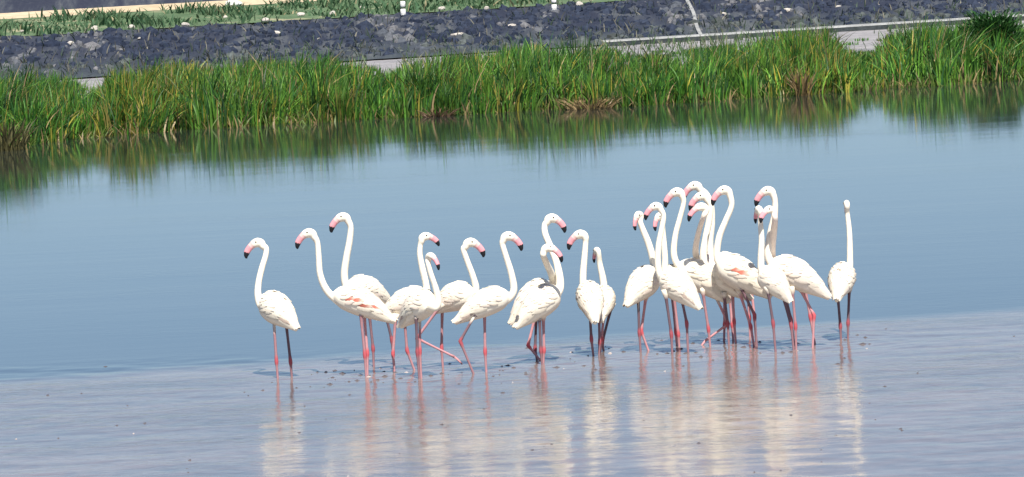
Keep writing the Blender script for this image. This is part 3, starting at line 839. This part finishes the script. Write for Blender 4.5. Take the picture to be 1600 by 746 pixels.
PK, MD, DK = 0.95, 0.6, 0.16
FLOCK = [
 dict(label='lone upright flamingo apart from the flock, beside the group with the coral winged bird', foot=(446, 590), chest=(409, 474), tail=(464, 516), r=.128, hump=.045, tail_dy=-.30,
      neck=[(424, 486), (408, 479), (403, 462), (404, 442), (409, 420), (415, 400), (416, 388)], head=(405, 380), yaw=180, neck_dy=(-.0, .1),
      legs=[((427, 500), (432, 565), (434, 592), .55), ((446, 506), (454, 566), (456, 590), DK)]),
 dict(label='flamingo facing the lone bird, long neck stretched forward, coral red band on folded wing', foot=(571, 588), chest=(520, 462), tail=(617, 505), r=.112, hump=.045, coral=.95, tail_dy=-.05,
      neck=[(540, 474), (522, 466), (508, 450), (500, 428), (498, 402), (496, 380)], head=(485, 365), yaw=180,
      legs=[((563, 495), (570, 555), (572, 585), MD), ((569, 500), (574, 552), (574, 585), PK)]),
 dict(label='flamingo with head high just behind the coral winged bird', foot=(588, 572), chest=(543, 450), tail=(612, 478), r=.105, hump=.05, tail_dy=.25,
      neck=[(556, 462), (542, 450), (538, 430), (541, 405), (546, 378), (548, 356)], head=(538, 340), yaw=180,
      legs=[((577, 500), (583, 545), (584, 572), .3), ((603, 503), (612, 530), (616, 572), .15)]),
 dict(label='flamingo with neck straight up behind the short necked bird with dangling chest', foot=(628, 580), chest=(672, 466), tail=(592, 500), r=.105, hump=.05, tail_dy=.1,
      neck=[(655, 472), (667, 466), (666, 446), (660, 420), (656, 398), (657, 382)], head=(662, 371), yaw=12, pitch=-14, hs=1.0,
      legs=[((618, 508), (614, 553), (617, 590), .8), ((632, 510), (636, 548), (645, 572), MD)]),
 dict(label='flamingo with drooping wing tip and low head, in front of the straight necked bird', foot=(655, 592), chest=(678, 470), tail=(626, 512), r=.118, hump=.05, tail_dy=.28,
      neck=[(668, 476), (681, 481), (685, 470), (680, 448), (673, 428), (669, 412)], head=(672, 401), yaw=-50, pitch=0, hs=1.0,
      legs=[((650, 503), (652, 550), (655, 590), DK), ((656, 503), (656, 548), (658, 588), .7)]),
 dict(label='flamingo striding with one pink leg folded back and its foot lifted forward', foot=(694, 576), chest=(740, 462), tail=(676, 490), r=.115, hump=.05, tail_dy=.15,
      neck=[(722, 468), (738, 466), (744, 452), (739, 432), (730, 408), (724, 390)], head=(733, 380), yaw=0,
      legs=[((686, 490), (651, 529), (710, 558), .75, True, -.12), ((691, 492), (690, 545), (692, 575), .6, False, .1)]),
 dict(label='flamingo stepping with one bent dark leg, S curved neck, next to the pair standing close', foot=(750, 583), chest=(797, 464), tail=(711, 506), r=.108, hump=.045, tail_dy=0,
      neck=[(778, 472), (795, 467), (803, 453), (799, 428), (791, 402), (785, 382)], head=(792, 370), yaw=0,
      legs=[((744, 498), (719, 533), (736, 575), .25), ((757, 497), (758, 550), (760, 583), .7)]),
 dict(label='flamingo of the close pair, hunched behind with its head lower', foot=(838, 562), chest=(866, 452), tail=(799, 508), r=.135, hump=.05, tail_dy=-.12,
      neck=[(852, 456), (863, 446), (862, 430), (854, 412), (849, 400)], head=(855, 388), yaw=0, neck_dy=(0, -.65),
      legs=[((836, 505), (825, 540), (843, 562), PK), ((838, 505), (836, 545), (839, 562), DK)]),
 dict(label='flamingo of the close pair, standing in front with its head higher', foot=(848, 569), chest=(875, 456), tail=(806, 514), r=.122, hump=.04, tail_dy=-.12,
      neck=[(858, 466), (873, 456), (875, 438), (870, 412), (861, 388), (852, 366), (851, 352)], head=(860, 342), yaw=0, neck_dy=(0, .22),
      legs=[((843, 507), (845, 548), (847, 568), DK), ((849, 507), (850, 548), (849, 568), .75)]),
 dict(label='flamingo standing with its tail turned this way, neck straight, bill to the side', foot=(930, 556), chest=(917, 455), tail=(930, 506), r=.122, hump=.05, tail_dy=-.46,
      neck=[(921, 470), (912, 452), (911, 430), (913, 405), (915, 380)], head=(909, 367), yaw=178, neck_dy=(.15, .2),
      legs=[((921, 490), (924, 530), (927, 555), DK), ((936, 503), (937, 535), (936, 555), .3)]),
 dict(label='flamingo with thin pale neck half hidden behind the tail turned bird', foot=(940, 549), chest=(946, 462), tail=(937, 505), r=.112, hump=.05, tail_dy=-.42,
      neck=[(950, 475), (945, 458), (942, 436), (937, 412)], head=(933, 392), yaw=115, pitch=12, hs=.85, neck_dy=(.15, .15),
      legs=[((955, 490), (941, 535), (943, 548), DK, False, .05), ((943, 505), (940, 530), (938, 550), .8, False, -.02)]),
 dict(label='flamingo looking back over itself with bill hanging straight down', foot=(1003, 549), chest=(1026, 432), tail=(979, 480), r=.125, hump=.05, tail_dy=-.26,
      neck=[(1012, 438), (1021, 425), (1020, 405), (1013, 380), (1004, 358), (1000, 346)], head=(998, 336), yaw=228, pitch=22, hs=.92, neck_dy=(.1, .1),
      legs=[((997, 475), (999, 520), (1001, 550), DK), ((1009, 475), (1002, 518), (1012, 545), .9)]),
 dict(label='flamingo with a hooked neck and bill pointing at the bird looking back', foot=(1060, 553), chest=(1032, 436), tail=(1093, 484), r=.122, hump=.05, tail_dy=-.2,
      neck=[(1048, 445), (1034, 436), (1028, 415), (1029, 385), (1034, 358), (1037, 338)], head=(1027, 323), yaw=180, hs=1.0, neck_dy=(.1, .1),
      legs=[((1040, 470), (1049, 523), (1050, 545), DK), ((1065, 476), (1073, 505), (1075, 548), .25)]),
 dict(label='flamingo mostly hidden behind the hooked neck bird, dark bill hanging', foot=(1058, 541), chest=(1040, 428), tail=(1080, 465), r=.10, hump=.04, tail_dy=.35,
      neck=[(1047, 438), (1039, 428), (1039, 405), (1037, 378), (1035, 352)], head=(1031, 338), yaw=222, pitch=18, hs=.9,
      legs=[((1053, 473), (1060, 523), (1062, 550), .75), ((1050, 470), (1056, 520), (1058, 545), .5)]),
 dict(label='flamingo with one pink leg raised behind and pale foot showing', foot=(1110, 540), chest=(1060, 414), tail=(1138, 474), r=.115, hump=.03, tail_dy=.1,
      neck=[(1075, 428), (1060, 416), (1053, 398), (1055, 370), (1062, 342), (1068, 318)], head=(1060, 301), yaw=180,
      legs=[((1098, 465), (1107, 515), (1110, 545), .6), ((1118, 472), (1138, 506), (1103, 532), PK, True)]),
 dict(label='flamingo with topmost head of the three stacked heads', foot=(1160, 528), chest=(1114, 405), tail=(1180, 455), r=.10, hump=.04, tail_dy=.2,
      neck=[(1124, 414), (1112, 402), (1109, 380), (1112, 350), (1111, 322), (1104, 304)], head=(1088, 291), yaw=180,
      legs=[((1174, 461), (1179, 497), (1181, 532), PK), ((1168, 461), (1171, 497), (1172, 532), .8)]),
 dict(label='flamingo with middle head of the three stacked heads, rounded chest in front', foot=(1141, 538), chest=(1102, 420), tail=(1172, 470), r=.112, hump=.03, tail_dy=0,
      neck=[(1116, 434), (1104, 424), (1099, 402), (1102, 375), (1108, 345), (1110, 322)], head=(1099, 307), yaw=180,
      legs=[((1132, 474), (1137, 506), (1139, 540), .25), ((1145, 472), (1147, 502), (1150, 540), .95)]),
 dict(label='flamingo with lowest and pinkest head of the three stacked heads', foot=(1134, 532), chest=(1089, 406), tail=(1150, 455), r=.095, hump=.03, tail_dy=.2, tone=.5,
      neck=[(1100, 416), (1089, 404), (1087, 388), (1092, 362), (1099, 340)], head=(1098, 324), yaw=184, neck_dy=(-.1, -.75), pitch=-4,
      legs=[((1132, 474), (1132, 508), (1131, 540), PK), ((1140, 474), (1144, 508), (1146, 538), PK)]),
 dict(label='flamingo with curved neck and small coral patch, beside the three stacked heads', foot=(1172, 541), chest=(1120, 412), tail=(1202, 466), r=.13, hump=.04, tail_dy=0, coral=.3,
      neck=[(1138, 422), (1124, 412), (1120, 396), (1124, 370), (1134, 345), (1143, 322)], head=(1134, 298), yaw=180,
      legs=[((1158, 460), (1179, 492), (1182, 535), .25), ((1156, 467), (1173, 510), (1177, 535), PK)]),
 dict(label='tall flamingo with long pointed pink tail beside the bird that turns its back', foot=(1258, 545), chest=(1202, 414), tail=(1296, 467), r=.122, hump=.045, tail_dy=0, tone=.25,
      neck=[(1222, 426), (1206, 414), (1200, 396), (1204, 366), (1210, 338), (1211, 316)], head=(1202, 299), yaw=180,
      legs=[((1238, 465), (1243, 510), (1244, 545), .6), ((1252, 464), (1272, 493), (1270, 540), PK)]),
 dict(label='flamingo with low pinkish face peering past the tall bird with pointed tail', foot=(1232, 540), chest=(1207, 416), tail=(1265, 456), r=.10, hump=.03, tail_dy=.2, tone=.5,
      neck=[(1220, 426), (1208, 412), (1206, 390), (1209, 362), (1211, 342)], head=(1204, 328), yaw=205, hs=.95, neck_dy=(-.05, -.55),
      legs=[((1225, 462), (1236, 500), (1240, 533), .2), ((1258, 462), (1266, 495), (1272, 530), .8)]),
 dict(label='flamingo seen with back of its head, thin neck in front of the tall bird', foot=(1212, 550), chest=(1187, 424), tail=(1234, 473), r=.108, hump=.03, tail_dy=-.12,
      neck=[(1200, 438), (1190, 426), (1189, 404), (1190, 374), (1188, 346)], head=(1186, 328), yaw=112, hs=.95, pitch=10, neck_dy=(0, 0),
      legs=[((1200, 465), (1208, 505), (1211, 540), DK), ((1222, 468), (1236, 508), (1240, 545), .2)]),
 dict(label='flamingo at the open end of the flock turning its back, neck straight up', foot=(1318, 530), chest=(1322, 428), tail=(1307, 471), r=.122, hump=.05, tail_dy=-.45,
      neck=[(1318, 445), (1327, 424), (1328, 398), (1327, 362), (1324, 334)], head=(1323, 319), yaw=92, hs=.9, pitch=8, neck_dy=(.16, .2),
      legs=[((1309, 472), (1313, 510), (1314, 530), DK), ((1327, 463), (1325, 505), (1325, 530), DK)]),
]
CONTACTS = []
for spec in FLOCK: build_flamingo(spec)

# ------------------------------------------------------------------ the pond: one sheet ending under the reed bed, with real wavelets round the birds
def pond():
    gx0, gx1, gy0, gy1 = -6.6, 6.6, 35.0, 47.0
    nx, ny = 300, 260
    xs = np.linspace(gx0, gx1, nx); ys = np.linspace(gy0, gy1, ny)
    X, Y = np.meshgrid(xs, ys)
    Z = np.zeros_like(X)
    for cx, cy in CONTACTS:                       # rings spreading from every wading leg
        r = np.hypot(X - cx, Y - cy) + 1e-3
        lam = rng.uniform(0.15, 0.24)
        Z += 0.0016 * np.sin(2 * np.pi * r / lam + rng.uniform(0, 6)) * np.exp(-r / rng.uniform(0.3, 0.7))
    for k in range(26):                           # short crossing wavelets
        lam = rng.uniform(0.22, 0.8); a = rng.normal(1.75, 0.75)
        ph = 2 * np.pi * (X * math.cos(a) + Y * math.sin(a)) / lam + rng.uniform(0, 6.28) + 1.5 * np.sin(X * rng.uniform(0.5, 2) + rng.uniform(0, 6)) + np.sin(Y * rng.uniform(0.5, 2))
        Z += 0.00055 * lam * np.sin(ph)
    m = np.minimum(np.minimum((X - gx0) / 0.8, (gx1 - X) / 0.8), np.minimum((Y - gy0) / 0.8, (gy1 - Y) / 1.2)).clip(0, 1)
    Z *= m
    V = np.stack([X.ravel(), Y.ravel(), Z.ravel()], 1)
    i, j = np.meshgrid(np.arange(nx - 1), np.arange(ny - 1)); q0 = (j * nx + i).ravel()
    Q = np.stack([q0, q0 + 1, q0 + 1 + nx, q0 + nx], 1)
    n = len(V)
    far = 90.0
    O = np.array([(-90, -40, 0), (90, -40, 0), (90, far + K * 90, 0), (-90, far - K * 90, 0),
                  (gx0, gy0, 0), (gx1, gy0, 0), (gx1, gy1, 0), (gx0, gy1, 0)], float)
    Q2 = np.array([(0, 1, 5, 4), (1, 2, 6, 5), (2, 3, 7, 6), (3, 0, 4, 7)]) + n
    me = mesh_np('pond_water', np.concatenate([V, O]), np.concatenate([Q, Q2])); me.materials.append(M_WATER)
    link(bpy.data.objects.new('pond_water', me), kind='structure')
pond()

# ------------------------------------------------------------------ bits of mud and froth on the shelf round the birds' feet
def clods():
    N = 230
    x = np.concatenate([rng.uniform(-2.1, 3.2, 90), rng.uniform(-6, 6.5, 140)])
    y = np.concatenate([44.3 + rng.normal(0, 0.6, 90) + 0.2 * x[:90], rng.uniform(36, 46.3, 140)])
    b = Bag()
    for i in range(N):
        s = rng.uniform(0.008, 0.03) * (0.7 if i >= 90 else 1.0)
        c = np.array([0.5, 0.44, 0.42]) if rng.random() < 0.12 else np.array([0.10, 0.09, 0.10])
        a = np.linspace(0, 6.28, 6, endpoint=False)
        ring = [(x[i] + s * math.cos(q) * rng.uniform(0.8, 1.9), y[i] + s * math.sin(q) * rng.uniform(0.7, 1.3), -0.004) for q in a]
        vs_ = ring + [(x[i] + s * 0.2, y[i], s * 0.45)]
        b.add(vs_, [], [(k, (k + 1) % 6, 6) for k in range(6)], [c] * 7)
    me = b.mesh('mud_clods'); me.materials.append(M_CLOD)
    link(bpy.data.objects.new('mud_clods', me), kind='stuff', label='scattered crumbs of mud and froth on the shallow water', cat='mud')
clods()
